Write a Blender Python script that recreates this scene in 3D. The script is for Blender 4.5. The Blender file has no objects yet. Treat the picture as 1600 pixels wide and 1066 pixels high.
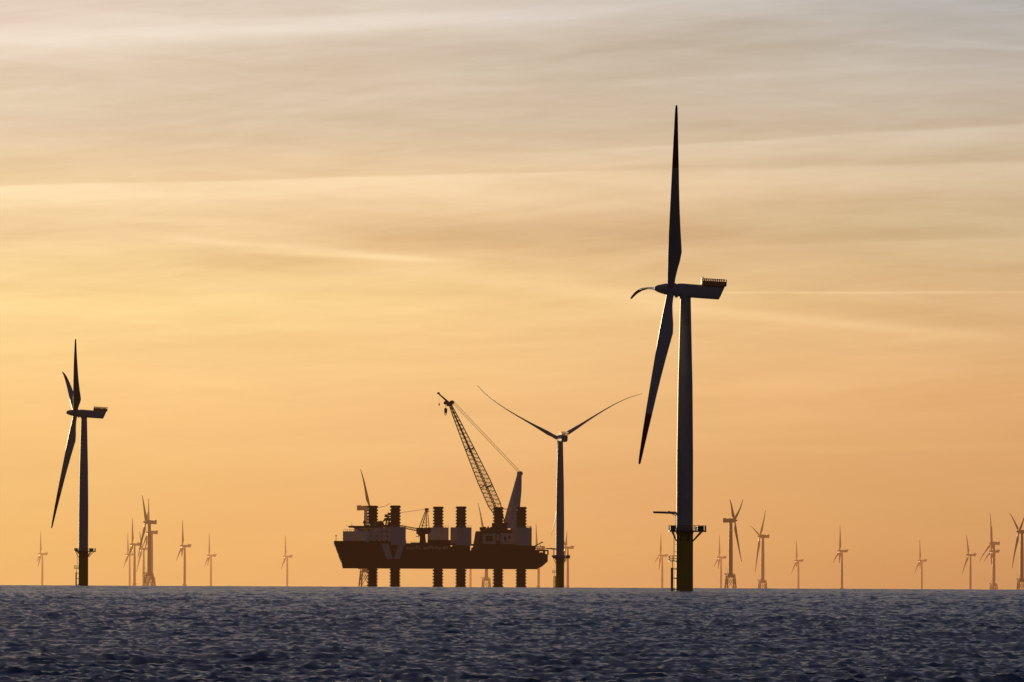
import bpy, math, random
import numpy as np
from mathutils import Vector, Matrix

random.seed(7)
rng = np.random.default_rng(11)
sc = bpy.context.scene
COL = sc.collection
PI = math.pi
R_EARTH = 6371000.0
CAM_H = 3.0
LENS = 400.0
FPX = 1600 * LENS / 36.0            # focal length in pixels of the 1600 px photo
DIP = math.sqrt(2 * CAM_H / R_EARTH)
ROLL = 0.0044
HOR = 918.3                         # horizon row at the picture centre
PITCH = (HOR - 533) / FPX - DIP

# ------------------------------------------------------------------ camera
cam_d = bpy.data.cameras.new('camera')
cam = bpy.data.objects.new('camera', cam_d)
COL.objects.link(cam)
cam_d.lens = LENS
cam_d.sensor_width = 36.0
cam_d.clip_start = 1.0
cam_d.clip_end = 90000.0
cam.location = (0, 0, CAM_H)
CAMROT = (Matrix.Rotation(PI / 2 + PITCH, 3, 'X') @ Matrix.Rotation(ROLL, 3, 'Z'))
cam.rotation_euler = CAMROT.to_euler()
sc.camera = cam


def ray(px, py):
    d = CAMROT @ Vector(((px - 800) / FPX, -(py - 533) / FPX, -1.0))
    return d / d.y


def at(px, py, D):
    r = ray(px, py)
    return Vector((r.x * D, D, CAM_H + r.z * D))


def sea_z(x, y):
    return -(x * x + y * y) / (2 * R_EARTH)


def dist_for(px, py, H):
    """distance at which a point H metres over the sea shows at that pixel"""
    lo, hi = 500.0, 40000.0
    for _ in range(60):
        D = (lo + hi) / 2
        p = at(px, py, D)
        if p.z - sea_z(p.x, p.y) < H:
            lo = D
        else:
            hi = D
    return D


# ------------------------------------------------------------------ node helper
class NT:
    def __init__(self, tree):
        self.t = tree
        for n in list(tree.nodes):
            tree.nodes.remove(n)

    def node(self, typ, **kw):
        n = self.t.nodes.new(typ)
        for k, v in kw.items():
            setattr(n, k, v)
        return n

    def link(self, a, b):
        self.t.links.new(a.s if isinstance(a, S) else a, b)

    def put(self, sock, v):
        if isinstance(v, S):
            self.t.links.new(v.s, sock)
        elif isinstance(v, bpy.types.NodeSocket):
            self.t.links.new(v, sock)
        else:
            sock.default_value = v

    def math(self, op, *args, clamp=False):
        n = self.node('ShaderNodeMath', operation=op, use_clamp=clamp)
        for i, a in enumerate(args):
            self.put(n.inputs[i], a)
        return S(self, n.outputs[0])

    def mix(self, f, a, b, blend='MIX'):
        n = self.node('ShaderNodeMix', data_type='RGBA', blend_type=blend)
        self.put(n.inputs[0], f)
        self.put(n.inputs[6], a)
        self.put(n.inputs[7], b)
        return S(self, n.outputs[2])

    def ramp(self, f, stops, interp='LINEAR'):
        n = self.node('ShaderNodeValToRGB')
        n.color_ramp.interpolation = interp
        el = n.color_ramp.elements
        while len(el) < len(stops):
            el.new(0.5)
        for e, (p, c) in zip(el, stops):
            e.position = p
            e.color = c
        self.put(n.inputs[0], f)
        return S(self, n.outputs[0])

    def sstep(self, x, a, b):
        n = self.node('ShaderNodeMapRange', interpolation_type='SMOOTHSTEP')
        self.put(n.inputs[0], x)
        n.inputs[1].default_value = a
        n.inputs[2].default_value = b
        n.inputs[3].default_value = 0
        n.inputs[4].default_value = 1
        return S(self, n.outputs[0])

    def vec(self, x, y, z=0.0):
        n = self.node('ShaderNodeCombineXYZ')
        for i, a in enumerate((x, y, z)):
            self.put(n.inputs[i], a)
        return S(self, n.outputs[0])

    def noise(self, v, scale=1.0, detail=4.0, rough=0.5, dist=0.0):
        n = self.node('ShaderNodeTexNoise')
        self.put(n.inputs['Vector'], v)
        n.inputs['Scale'].default_value = scale
        n.inputs['Detail'].default_value = detail
        n.inputs['Roughness'].default_value = rough
        n.inputs['Distortion'].default_value = dist
        return S(self, n.outputs[0])


class S:
    def __init__(self, nt, s):
        self.nt = nt
        self.s = s

    def __add__(self, o): return self.nt.math('ADD', self, o)
    __radd__ = __add__
    def __sub__(self, o): return self.nt.math('SUBTRACT', self, o)
    def __rsub__(self, o): return self.nt.math('SUBTRACT', o, self)
    def __mul__(self, o): return self.nt.math('MULTIPLY', self, o)
    __rmul__ = __mul__
    def __truediv__(self, o): return self.nt.math('DIVIDE', self, o)


def lin(c):
    out = []
    for v in c[:3]:
        v = v / 255.0
        out.append(v / 12.92 if v <= 0.04045 else ((v + 0.055) / 1.055) ** 2.4)
    return (*out, 1.0)


# ------------------------------------------------------------------ light
SUN_AZ = math.radians(-22)          # left of the view, behind the scene
SUN_EL = math.radians(5.0)
sd = Vector((math.sin(SUN_AZ) * math.cos(SUN_EL), math.cos(SUN_AZ) * math.cos(SUN_EL), math.sin(SUN_EL)))
sun_d = bpy.data.lights.new('sun', 'SUN')
sun_d.energy = 3.0
sun_d.angle = math.radians(0.5)
sun_d.color = (1.0, 0.74, 0.40)
sun = bpy.data.objects.new('sun', sun_d)
COL.objects.link(sun)
sun.rotation_euler = sd.to_track_quat('Z', 'Y').to_euler()
sun.location = (0, 0, 300)

# ------------------------------------------------------------------ world: Nishita sky + a thin veil of cirrus near the horizon
w = bpy.data.worlds.new('World')
sc.world = w
w.use_nodes = True
W = NT(w.node_tree)
tc = W.node('ShaderNodeTexCoord')
sep = W.node('ShaderNodeSeparateXYZ')
W.link(tc.outputs['Generated'], sep.inputs[0])
dx, dy, dz = (S(W, sep.outputs[i]) for i in range(3))
az = W.math('ARCTAN2', dx, dy)
el = W.math('ARCSINE', dz)
P = az * FPX + 800.0
E = el * FPX + DIP * FPX
Q = (HOR - 800.0 * ROLL) + P * ROLL - E      # rows of the sky, top = 0

sky = W.node('ShaderNodeTexSky', sky_type='NISHITA', sun_disc=False)
sky.sun_elevation = SUN_EL
sky.sun_rotation = SUN_AZ
sky.air_density = 1.0
sky.dust_density = 1.5
sky.ozone_density = 1.5

# left, middle and right columns of the cloud veil
def col_ramp(vals):
    n = len(vals)
    return W.ramp(W.math('MULTIPLY', E, 1 / 1000.0, clamp=True), [(e / 1000.0, lin(c)) for e, c in vals], 'LINEAR')

HAZE_L, HAZE_M, HAZE_R = (243, 184, 112), (232, 168, 104), (200, 142, 90)
ramp_l = col_ramp([(0, HAZE_L), (60, (243, 187, 112)), (170, (246, 194, 121)), (310, (251, 203, 132)),
                   (450, (255, 218, 150)), (560, (243, 208, 155)), (640, (238, 205, 158)), (730, (230, 204, 172)), (918, (230, 209, 188))])
ramp_m = col_ramp([(0, HAZE_M), (60, (235, 173, 106)), (170, (238, 180, 117)), (310, (244, 193, 131)),
                   (450, (246, 205, 142)), (560, (233, 194, 147)), (640, (231, 196, 153)), (730, (213, 190, 162)), (918, (217, 201, 185))])
ramp_r = col_ramp([(0, HAZE_R), (60, (208, 150, 95)), (170, (213, 157, 101)), (310, (222, 169, 113)),
                   (450, (220, 178, 130)), (560, (205, 178, 138)), (640, (206, 180, 146)), (730, (196, 176, 152)), (918, (176, 174, 170))])
veil = W.mix(W.sstep(P, -300, 1000), ramp_l, ramp_m)
veil = W.mix(W.sstep(P, 500, 1900), veil, ramp_r)

# streaks
def gauss(x, wd):
    return W.math('EXPONENT', (x * x) * (-1.0 / (wd * wd)))

wob = (W.noise(W.vec(P * 0.0035, Q * 0.008), 1.0, 3, 0.55) - 0.5)
st1 = W.noise(W.vec(P * 0.0011 + wob * 0.3, (Q + P * 0.035) * 0.016), 1.0, 5, 0.55, 0.3) - 0.5
st2 = W.noise(W.vec(P * 0.0055 + 7.0 + wob, (Q + P * 0.045 + wob * 30.0) * 0.055), 1.0, 6, 0.62, 0.5) - 0.5
st3 = W.noise(W.vec(P * 0.0045 + 31.0, (Q - P * 0.07 + wob * 30.0) * 0.05), 1.0, 6, 0.62, 0.4) - 0.5
big = W.noise(W.vec(P * 0.0016 + 3.0, Q * 0.006 + 9.0), 1.0, 3, 0.5) - 0.5
hi = W.sstep(E, 130.0, 560.0)         # streaks fade towards the smooth haze over the horizon
st4 = W.noise(W.vec(P * 0.0030 + wob * 0.8 + 90.0, (Q + P * 0.10) * 0.03), 1.0, 6, 0.6, 0.6) - 0.5
lum = (st1 * 0.26 + st2 * 0.15 + st3 * 0.14 + st4 * 0.24 + big * 0.26) * (hi * 0.78 + 0.22)

def band(a, b, wd, amp, x0=None, x1=None, soft=250, curve=0.0, below=None, wv=10.0):
    """a bright streak along row a + b*p; below = slow decay under a crisp upper edge"""
    d = Q - (P * b + a) - wob * wv
    if curve:
        d = d - (P * P) * curve
    if below:
        up = W.sstep(d, -wd, wd * 0.6)
        dn = 1.0 - W.sstep(d, wd, below)
        g = up * dn
    else:
        g = gauss(d, wd)
    if x0 is not None:
        g = g * W.sstep(P, x0, x0 + soft)
    if x1 is not None:
        g = g * (1.0 - W.sstep(P, x1 - soft, x1))
    return g * (amp * 1.35)

lum = lum + band(64, -0.042, 14, 0.11, x1=1350, soft=900)
lum = lum + band(128, -0.055, 34, -0.045, x0=150, x1=1500, soft=500)
lum = lum + band(38, -0.020, 7, 0.05, x0=100, x1=900, soft=400)
lum = lum + band(178, -0.050, 6, 0.045, x0=350, x1=1700, soft=500)
lum = lum + band(172, -0.052, 42, -0.035, x0=600, x1=1500, soft=400)
lum = lum + band(292, -0.026, 4, 0.125, below=75, x1=1500, soft=800)
lum = lum + band(303, -0.031, 5, 0.075, below=55, x0=800, soft=500)
lum = lum + band(288, -0.058, 4, 0.10, below=50, x0=650, soft=500)
lum = lum + band(350, 0.082, 6, 0.085, x0=150, x1=760, soft=220, wv=6)
lum = lum + band(373, 0.050, 4, 0.08, x0=300, x1=800, soft=200, wv=5)
lum = lum + band(345, 0.118, 18, 0.075, x0=500, x1=1300, soft=300)
lum = lum + band(410, -0.003, 16, -0.08, x0=180, x1=620, soft=200)
lum = lum + band(366, 0.0, 24, -0.095, x0=420, x1=1250, soft=300)
lum = lum + band(340, 0.022, 7, 0.05, x0=40, x1=420, soft=140)
lum = lum + band(412, -0.024, 4, 0.05, below=60, x0=1000, soft=300)
lum = lum + band(457.5, 0.0, 2.0, 0.085, x0=1060, soft=90, wv=2.5) * (st2 * 1.8 + 1.0)
lum = lum + band(393, 0.086, 8, 0.075, x0=900, x1=1650, soft=300)
lum = lum + band(363, 0.088, 18, -0.06, x0=1150, soft=300)
lum = lum + band(20, 0.035, 4, 0.05, x0=1280, soft=200)
lum = lum + band(-118, 0.122, 5, 0.05, x0=1350, soft=200)
lum = lum + band(115, -0.028, 20, -0.03, x0=500, soft=500)
lum = lum + band(715, -0.012, 6, 0.02, x0=900, soft=400)
mult = lum + 1.012
hue = W.noise(W.vec(P * 0.0016 + 50.0, (Q + P * 0.04) * 0.012), 1.0, 3, 0.5) - 0.5
gr = W.vec(W.math('POWER', mult, 0.85), W.math('POWER', mult, 1.1) * (1.0 - hue * 0.07), W.math('POWER', mult, 1.45) * (1.0 - hue * 0.02))
veil = W.mix(1.0, veil, gr, 'MULTIPLY')

veil = W.mix(W.sstep(el, math.radians(3.0), math.radians(4.6)), veil, (0.14, 0.162, 0.265, 1))
# how far the bright veil reaches: low over the horizon, and only around the sunset side
azs = az - math.radians(-14)
side = 1.0 - W.sstep(W.math('ABSOLUTE', azs), math.radians(16), math.radians(75))
low = 1.0 - W.sstep(el, math.radians(3.8), math.radians(8.0))
fac = side * low
high_glow = W.mix(1.0, S(W, sky.outputs[0]), (0.085, 0.085, 0.085, 1), 'MULTIPLY')
dark = W.mix(W.sstep(W.math('COSINE', azs), -0.4, 0.95), (0.16, 0.17, 0.22, 1), (0.16, 0.19, 0.40, 1))
high_glow = W.mix(1.0, high_glow, dark, 'MULTIPLY')
back = W.mix(W.sstep(W.math('COSINE', azs), 0.5, -0.6), (0, 0, 0, 1), (0.026, 0.015, 0.019, 1))
high_glow = W.mix(1.0, high_glow, back, 'ADD')
final = W.mix(fac, high_glow, veil)
bg = W.node('ShaderNodeBackground')
W.put(bg.inputs[0], final)
bg.inputs[1].default_value = 1.0
wo = W.node('ShaderNodeOutputWorld')
W.link(bg.outputs[0], wo.inputs[0])

# ------------------------------------------------------------------ materials (distance haze painted in: air light as emission, base colours dimmed)
MATS = {}
BASE = {                            # colour, roughness, metallic
    'paint': ((0.52, 0.50, 0.50), 0.45, 0.0),
    'red': ((0.22, 0.03, 0.02), 0.5, 0.0),
    'yellow': ((0.66, 0.44, 0.035), 0.5, 0.0),
    'steel': ((0.16, 0.15, 0.15), 0.5, 0.3),
    'rail': ((0.9, 0.38, 0.12), 0.5, 0.0),
    'jacket': ((0.30, 0.22, 0.06), 0.5, 0.0),
    'hull': ((0.16, 0.028, 0.016), 0.5, 0.0),
    'house': ((0.80, 0.76, 0.76), 0.5, 0.0),
    'dark': ((0.06, 0.045, 0.04), 0.6, 0.0),
    'leg': ((0.13, 0.055, 0.05), 0.6, 0.2),
    'glass': ((0.02, 0.02, 0.025), 0.1, 0.0),
    'white': ((0.75, 0.75, 0.75), 0.4, 0.0),
}


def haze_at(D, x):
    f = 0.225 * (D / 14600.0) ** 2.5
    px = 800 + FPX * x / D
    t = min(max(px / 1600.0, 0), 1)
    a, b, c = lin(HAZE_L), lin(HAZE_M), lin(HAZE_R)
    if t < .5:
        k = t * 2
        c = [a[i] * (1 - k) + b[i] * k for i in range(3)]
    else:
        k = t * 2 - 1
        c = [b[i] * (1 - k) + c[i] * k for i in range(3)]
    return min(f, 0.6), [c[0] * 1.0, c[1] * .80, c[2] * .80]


def mat(kind, D=0.0, x=0.0):
    key = (kind, round(D / 700.0), round(4 * x / max(D, 1) * 10))
    if key in MATS:
        return MATS[key]
    base, rough, metal = BASE[kind]
    f, hc = haze_at(D, x)
    m = bpy.data.materials.new(kind + '_paint_hazed')
    m.use_nodes = True
    T = NT(m.node_tree)
    co = T.node('ShaderNodeTexCoord')
    mp = T.node('ShaderNodeMapping')
    mp.inputs['Scale'].default_value = (1, 1, 0.12)
    T.link(co.outputs['Object'], mp.inputs[0])
    st = T.noise(mp.outputs[0], 0.9, 5, 0.6)
    bl = T.noise(co.outputs['Object'], 0.22, 4, 0.6)
    v = T.sstep(st * 0.6 + bl * 0.5, 0.35, 0.75)
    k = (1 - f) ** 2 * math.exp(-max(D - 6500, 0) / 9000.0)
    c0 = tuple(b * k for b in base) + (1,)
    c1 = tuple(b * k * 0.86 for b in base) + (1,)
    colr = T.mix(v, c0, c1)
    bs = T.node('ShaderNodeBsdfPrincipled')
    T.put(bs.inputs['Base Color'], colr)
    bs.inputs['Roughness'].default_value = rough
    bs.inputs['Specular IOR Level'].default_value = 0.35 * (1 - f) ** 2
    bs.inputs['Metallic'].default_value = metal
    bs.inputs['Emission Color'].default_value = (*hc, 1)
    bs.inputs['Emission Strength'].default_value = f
    o = T.node('ShaderNodeOutputMaterial')
    T.link(bs.outputs[0], o.inputs[0])
    MATS[key] = m
    return m


# ------------------------------------------------------------------ mesh builder
class MB:
    def __init__(self):
        self.v = []
        self.f = []
        self.m = []
        self.cur = 0

    def add(self, vs, fs):
        o = len(self.v)
        self.v += [tuple(a) for a in vs]
        for f in fs:
            self.f.append(tuple(o + i for i in f))
            self.m.append(self.cur)
        return self

    def box(self, c, s, rz=0.0):
        hx, hy, hz = s[0] / 2, s[1] / 2, s[2] / 2
        cs, sn = math.cos(rz), math.sin(rz)
        vs = []
        for z in (-hz, hz):
            for x, y in ((-hx, -hy), (hx, -hy), (hx, hy), (-hx, hy)):
                vs.append((c[0] + x * cs - y * sn, c[1] + x * sn + y * cs, c[2] + z))
        return self.add(vs, [(3, 2, 1, 0), (4, 5, 6, 7), (0, 1, 5, 4), (1, 2, 6, 5), (2, 3, 7, 6), (3, 0, 4, 7)])

    def tube(self, p0, p1, r0, r1=None, n=8, cap=True):
        if r1 is None:
            r1 = r0
        p0, p1 = Vector(p0), Vector(p1)
        d = (p1 - p0)
        if d.length < 1e-6:
            return self
        d.normalize()
        a = Vector((0, 0, 1)) if abs(d.z) < 0.9 else Vector((1, 0, 0))
        u = d.cross(a).normalized()
        w_ = d.cross(u)
        vs = []
        for p, r in ((p0, r0), (p1, r1)):
            for i in range(n):
                t = 2 * PI * i / n
                vs.append(p + u * (r * math.cos(t)) + w_ * (r * math.sin(t)))
        fs = [(i, (i + 1) % n, n + (i + 1) % n, n + i) for i in range(n)]
        if cap:
            fs += [tuple(range(n - 1, -1, -1)), tuple(range(n, 2 * n))]
        return self.add(vs, fs)

    def lathe(self, prof, n=32, c=(0, 0)):
        vs = []
        for r, z in prof:
            for i in range(n):
                t = 2 * PI * i / n
                vs.append((c[0] + r * math.cos(t), c[1] + r * math.sin(t), z))
        fs = []
        for k in range(len(prof) - 1):
            for i in range(n):
                j = (i + 1) % n
                fs.append((k * n + i, k * n + j, (k + 1) * n + j, (k + 1) * n + i))
        fs.append(tuple(range(n - 1, -1, -1)))
        fs.append(tuple((len(prof) - 1) * n + i for i in range(n)))
        return self.add(vs, fs)

    def loft(self, secs, close=True):
        n = len(secs[0])
        vs = [p for s in secs for p in s]
        fs = []
        for k in range(len(secs) - 1):
            for i in range(n):
                j = (i + 1) % n
                fs.append((k * n + i, k * n + j, (k + 1) * n + j, (k + 1) * n + i))
        if close:
            fs.append(tuple(range(n - 1, -1, -1)))
            fs.append(tuple((len(secs) - 1) * n + i for i in range(n)))
        return self.add(vs, fs)

    def mesh(self, name, smooth=None):
        me = bpy.data.meshes.new(name)
        me.from_pydata(self.v, [], self.f)
        me.update()
        import bmesh
        bm = bmesh.new()
        bm.from_mesh(me)
        bmesh.ops.recalc_face_normals(bm, faces=bm.faces)
        bm.to_mesh(me)
        bm.free()
        for i in range(max(self.m) + 1 if self.m else 1):
            me.materials.append(None)
        for p, k in zip(me.polygons, self.m):
            p.material_index = k
        if smooth:
            me.shade_auto_smooth = True if hasattr(me, 'shade_auto_smooth') else None
        return me


def smooth_by_angle(me, ang=35):
    me.polygons.foreach_set('use_smooth', [True] * len(me.polygons))
    a = math.radians(ang)
    import bmesh
    bm = bmesh.new()
    bm.from_mesh(me)
    for e in bm.edges:
        if len(e.link_faces) == 2 and e.calc_face_angle(0) > a:
            e.smooth = False
    bm.to_mesh(me)
    bm.free()
    me.update()
    return me


def empty(name, loc, rz=0.0):
    o = bpy.data.objects.new(name, None)
    COL.objects.link(o)
    o.location = loc
    o.rotation_euler = (0, 0, rz)
    o.empty_display_size = 5
    return o


def part(name, me, parent, mats, M=None):
    o = bpy.data.objects.new(name, me)
    COL.objects.link(o)
    o.parent = parent
    if M is not None:
        o.matrix_local = M
    for i, m in enumerate(mats):
        o.material_slots[i].link = 'OBJECT'
        o.material_slots[i].material = m
    return o


def build(name, mb, parent, mats, smooth=None, M=None):
    me = mb.mesh(name)
    if smooth:
        smooth_by_angle(me, smooth)
    return part(name, me, parent, mats, M)


# ------------------------------------------------------------------ turbine meshes (metres, true size)
def blade_mesh(scale=1.0, L=55.0, fine=True):
    """span +Z, leading edge -X, pre-bend +Y; feathered, so the chord lies along the rotor axis"""
    st = [  # r, chord, lead edge x, thickness ratio
        (1.0, 2.0, -1.0, 1.0), (2.2, 2.0, -1.0, 1.0), (4.0, 2.15, -1.02, .85), (7.0, 2.75, -1.08, .60), (9.5, 3.35, -1.12, .42),
        (12.3, 3.75, -1.15, .32), (15.0, 3.5, -1.12, .27), (20.0, 3.02, -1.05, .23), (26.0, 2.55, -.98, .20), (32.0, 2.15, -.90, .18),
        (38.0, 1.80, -.82, .17), (44.0, 1.40, -.72, .16), (49.0, 1.05, -.60, .21), (52.5, .82, -.52, .24), (54.5, .60, -.42, .26), (55.0, .38, -.30, .22)]
    n = 16 if fine else 8
    mb = MB()
    secs = []
    for r, ch, le, th in st:
        s = []
        tw = math.radians(9) * max(0, 1 - r / 40.0) ** 1.5
        bend = 4.1 * (r / 55.0) ** 5.0
        for i in range(n):
            t = 2 * PI * i / n
            xx = (1 - math.cos(t)) / 2               # 0 at leading edge
            circ = math.sin(t) * 0.5
            foil = math.sin(t) * 0.5 * (1.7 - 1.0 * xx) if th < .8 else circ
            y = foil * ch * th
            x = le + xx * ch
            cx = 0
            x, y = (x - cx) * math.cos(tw) - y * math.sin(tw), (x - cx) * math.sin(tw) + y * math.cos(tw)
            s.append((x * scale, (y + bend) * scale, r * L / 55.0))
        secs.append(s)
    cut = 11                                   # the tip from this section on is painted
    mb.loft(secs[:cut], close=False)
    mb.cur = 1
    mb.loft(secs[cut - 1:], close=False)
    mb.add(secs[-1], [tuple(range(n))])
    me = mb.mesh('blade')
    smooth_by_angle(me, 50)
    return me


def spinner_mesh(r=1.75, nose=4.4, back=1.4):
    """axis along -X (nose), origin at the rotor centre"""
    mb = MB()
    prof = [(0.25, nose), (.62, nose - .25), (.95, nose - .9), (1.25, nose * .55), (r * .93, nose * .2), (r, -.2), (r * .96, -back)]
    mb.lathe(prof, 24)
    mb.v = [(-z, y, x) for x, y, z in mb.v]
    me = mb.mesh('spinner')
    smooth_by_angle(me, 40)
    return me


def nacelle_mesh():
    """rotor centre at origin, nose -X; runs back along +X"""
    mb = MB()
    xs = [(1.35, 1.45, .86), (2.0, 1.72, .95), (3.2, 1.80, 1.0), (9.0, 1.80, 1.0), (12.8, 1.75, 1.0)]
    secs = []
    for x, h, wk in xs:
        s = []
        n = 20
        for i in range(n):
            t = 2 * PI * (i + .5) / n
            cy, cz = math.cos(t), math.sin(t)
            p = 5.0
            k = (abs(cy) ** p + abs(cz) ** p) ** (-1 / p)
            zz = cz * k * h
            yy = cy * k * 1.75 * wk
            xx = x
            if x > 12:
                xx = 13.0 + (zz + h) / (2 * h) * 1.4        # raked rear
            s.append((xx, yy, zz - .02 * x))
        secs.append(s)
    mb.loft(secs)
    mb.tube((4.0, 0, -2.4), (4.0, 0, -1.7), 1.5, 1.62, 20)   # yaw ring
    mb.tube((1.4, 0, -1.45), (1.9, 0, -2.0), .5, .45, 8)
    me = mb.mesh('nacelle')
    smooth_by_angle(me, 40)
    return me


def hoist_rail_mesh():
    mb = MB()
    x0, x1, y0, z0, h = 8.2, 14.7, 1.9, 1.62, 1.75
    mb.box(((x0 + x1) / 2, 0, z0), (x1 - x0, 2 * y0, .18))
    for k in range(14):
        x = x0 + (x1 - x0) * k / 13
        for y in (-y0, y0):
            mb.box((x, y, z0 + h / 2), (.2, .12, h))
    for k in range(1, 6):
        y = -y0 + 2 * y0 * k / 6
        for x in (x0, x1):
            mb.box((x, y, z0 + h / 2), (.12, .16, h))
    for z in (.55, 1.1, h):
        for y in (-y0, y0):
            mb.box(((x0 + x1) / 2, y, z0 + z), (x1 - x0, .13, .13))
        for x in (x0, x1):
            mb.box((x, 0, z0 + z), (.13, 2 * y0, .13))
    for y in (-y0 - .02, y0 + .02):              # net panels along the sides
        mb.box(((x0 + x1) / 2, y, z0 + .6), (x1 - x0, .05, 1.0))
    mb.tube((x0, 0, z0), (x0, 0, z0 + 2.7), .07, .04, 6)
    mb.box((x0 + .3, .5, z0 + 1.9), (.4, .3, .5))
    return mb.mesh('hoist_platform')


def tower_mesh(z0, z1, r0, rm, r1, n=40):
    mb = MB()
    prof = [(r0, z0), (r0 * .998, z0 + (z1 - z0) * .3), (rm, z0 + (z1 - z0) * .62), (r1, z1)]
    full = []
    for k in range(3):
        a, b = prof[k], prof[k + 1]
        for j in range(4):
            t = j / 4
            full.append((a[0] + (b[0] - a[0]) * t, a[1] + (b[1] - a[1]) * t))
    full.append(prof[-1])
    mb.lathe(full, n)
    for z in (z0 + .2, z0 + (z1 - z0) * .34, z0 + (z1 - z0) * .67):
        i = (z - z0) / (z1 - z0)
        r = r0 if i < .35 else (r0 + (rm - r0) * (i - .3) / .32 if i < .62 else rm + (r1 - rm) * (i - .62) / .38)
        mb.lathe([(r + .0, z - .12), (r + .05, z - .10), (r + .05, z + .10), (r + .0, z + .12)], n)
    me = mb.mesh('tower')
    smooth_by_angle(me, 30)
    return me


def tp_mesh():
    mb = MB()
    mb.lathe([(2.32, -10), (2.32, 3.0), (2.30, 6), (2.28, 15.2), (2.34, 15.3), (2.34, 16.3)], 40)
    me = mb.mesh('transition_piece')
    smooth_by_angle(me, 30)
    return me


def platform_mesh():
    """external work platform around the tower foot, deck at 16 m, a little wider to +X"""
    mb = MB()
    n = 16
    pts = []
    for i in range(n):
        t = 2 * PI * (i + .5) / n
        pts.append((math.cos(t) * (5.9 if math.cos(t) > 0 else 4.3), math.sin(t) * 4.6))
    vs = [(x, y, 15.9) for x, y in pts] + [(x, y, 16.35) for x, y in pts]
    mb.add(vs, [tuple(range(n - 1, -1, -1)), tuple(range(n, 2 * n))] + [(i, (i + 1) % n, n + (i + 1) % n, n + i) for i in range(n)])
    for i in range(0, n, 2):
        x, y = pts[i]
        k = 2.3 / math.hypot(x, y)
        mb.tube((x * .82, y * .82, 15.9), (x * k, y * k, 13.4), .17, .17, 6)
    return mb.mesh('work_platform'), pts


def railing_mesh(pts):
    mb = MB()
    n = len(pts)
    for i in range(n):
        a, b = pts[i], pts[(i + 1) % n]
        L = math.hypot(a[0] - b[0], a[1] - b[1])
        k = max(1, round(L / 1.0))
        for j in range(k):
            t = j / k
            x, y = a[0] + (b[0] - a[0]) * t, a[1] + (b[1] - a[1]) * t
            mb.tube((x * .985, y * .985, 16.3), (x * .985, y * .985, 17.6), .06, .06, 5)
        for z in (16.75, 17.15, 17.6):
            mb.tube((a[0] * .985, a[1] * .985, z), (b[0] * .985, b[1] * .985, z), .06, .06, 5)
    for (x, y, sx, sy, h) in ((4.0, -1.6, 1.6, 1.2, 1.15), (3.6, 1.5, 1.3, 1.4, 1.0), (-3.4, -1.2, 1.2, 1.0, 1.2), (-3.3, 1.4, 1.0, 1.2, .8)):
        mb.box((x, y, 16.35 + h / 2), (sx, sy, h))
    return mb.mesh('railing')


def landing_mesh():
    """two fender tubes with rungs and a ladder with a resting platform, on the -X side"""
    mb = MB()
    for y in (-.9, .9):
        mb.tube((-3.35, y, -4), (-3.35, y, 6.3), .24, .24, 8)
        for z in (.5, 3.5, 6.0):
            mb.tube((-3.35, y, z), (-2.2, y * .8, z), .14, .14, 6)
    for k in range(16):
        z = -2 + k * .5
        mb.tube((-3.2, -.3, z), (-3.2, .3, z), .05, .05, 5)
    for y in (-.3, .3):
        mb.tube((-3.2, y, -3), (-3.2, y, 8.3), .07, .07, 5)
    mb.box((-3.2, 0, 8.1), (2.0, 2.6, .2))
    for x, y in ((-4.1, -1.2), (-4.1, 0), (-4.1, 1.2), (-3.2, -1.2), (-3.2, 1.2)):
        mb.tube((x, y, 8.1), (x, y, 9.5), .07, .07, 5)
    for z in (8.8, 9.5):
        mb.tube((-4.1, -1.2, z), (-4.1, 1.2, z), .07, .07, 5)
        for y in (-1.2, 1.2):
            mb.tube((-4.1, y, z), (-2.2, y, z), .07, .07, 5)
    for y in (-.3, .3):
        mb.tube((-2.85, y, 8.2), (-2.85, y, 15.9), .05, .05, 5)
    for z in (10.6, 12.6):
        mb.tube((-2.85, .3, z), (-2.2, .3, z), .06, .06, 5)
    return mb.mesh('boat_landing')


def davit_mesh():
    mb = MB()
    mb.tube((-1.9, 3.0, 16.3), (-1.9, 3.0, 21.0), .28, .22, 10)
    mb.tube((-.6, 3.2, 21.0), (-8.4, 1.7, 21.15), .36, .26, 8)
    mb.tube((-1.9, 3.0, 20.2), (-3.4, 2.7, 20.9), .12, .12, 6)
    mb.box((-4.0, 2.55, 21.35), (.6, .4, .3))
    return mb.mesh('davit_crane')


def jacket_mesh(top=23.0):
    mb = MB()
    a0, a1 = 7.6, 4.6
    zb, zt = -14.0, top
    lv = [zb, 5.0, zt]
    def c(i, z):
        k = (z - zb) / (zt - zb)
        a = a0 + (a1 - a0) * k
        sx, sy = ((-1, -1), (1, -1), (1, 1), (-1, 1))[i]
        t = math.radians(14)
        x, y = sx * a, sy * a
        return (x * math.cos(t) - y * math.sin(t), x * math.sin(t) + y * math.cos(t), z)
    for i in range(4):
        mb.tube(c(i, zb), c(i, zt + 1.5), .85, .75, 8)
        j = (i + 1) % 4
        for k in range(len(lv) - 1):
            mb.tube(c(i, lv[k]), c(j, lv[k + 1]), .40, .40, 6)
            mb.tube(c(j, lv[k]), c(i, lv[k + 1]), .40, .40, 6)
        mb.tube(c(i, 5.0), c(j, 5.0), .35, .35, 6)
        mb.tube(c(i, zt), c(j, zt), .6, .6, 6)
        mb.tube(c(i, zt), (0, 0, zt - 1.0), .8, .9, 8)
    mb.lathe([(2.6, zt - 2.5), (2.9, zt), (2.9, zt + 3.4)], 24)
    return mb.mesh('jacket_foundation')


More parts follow.
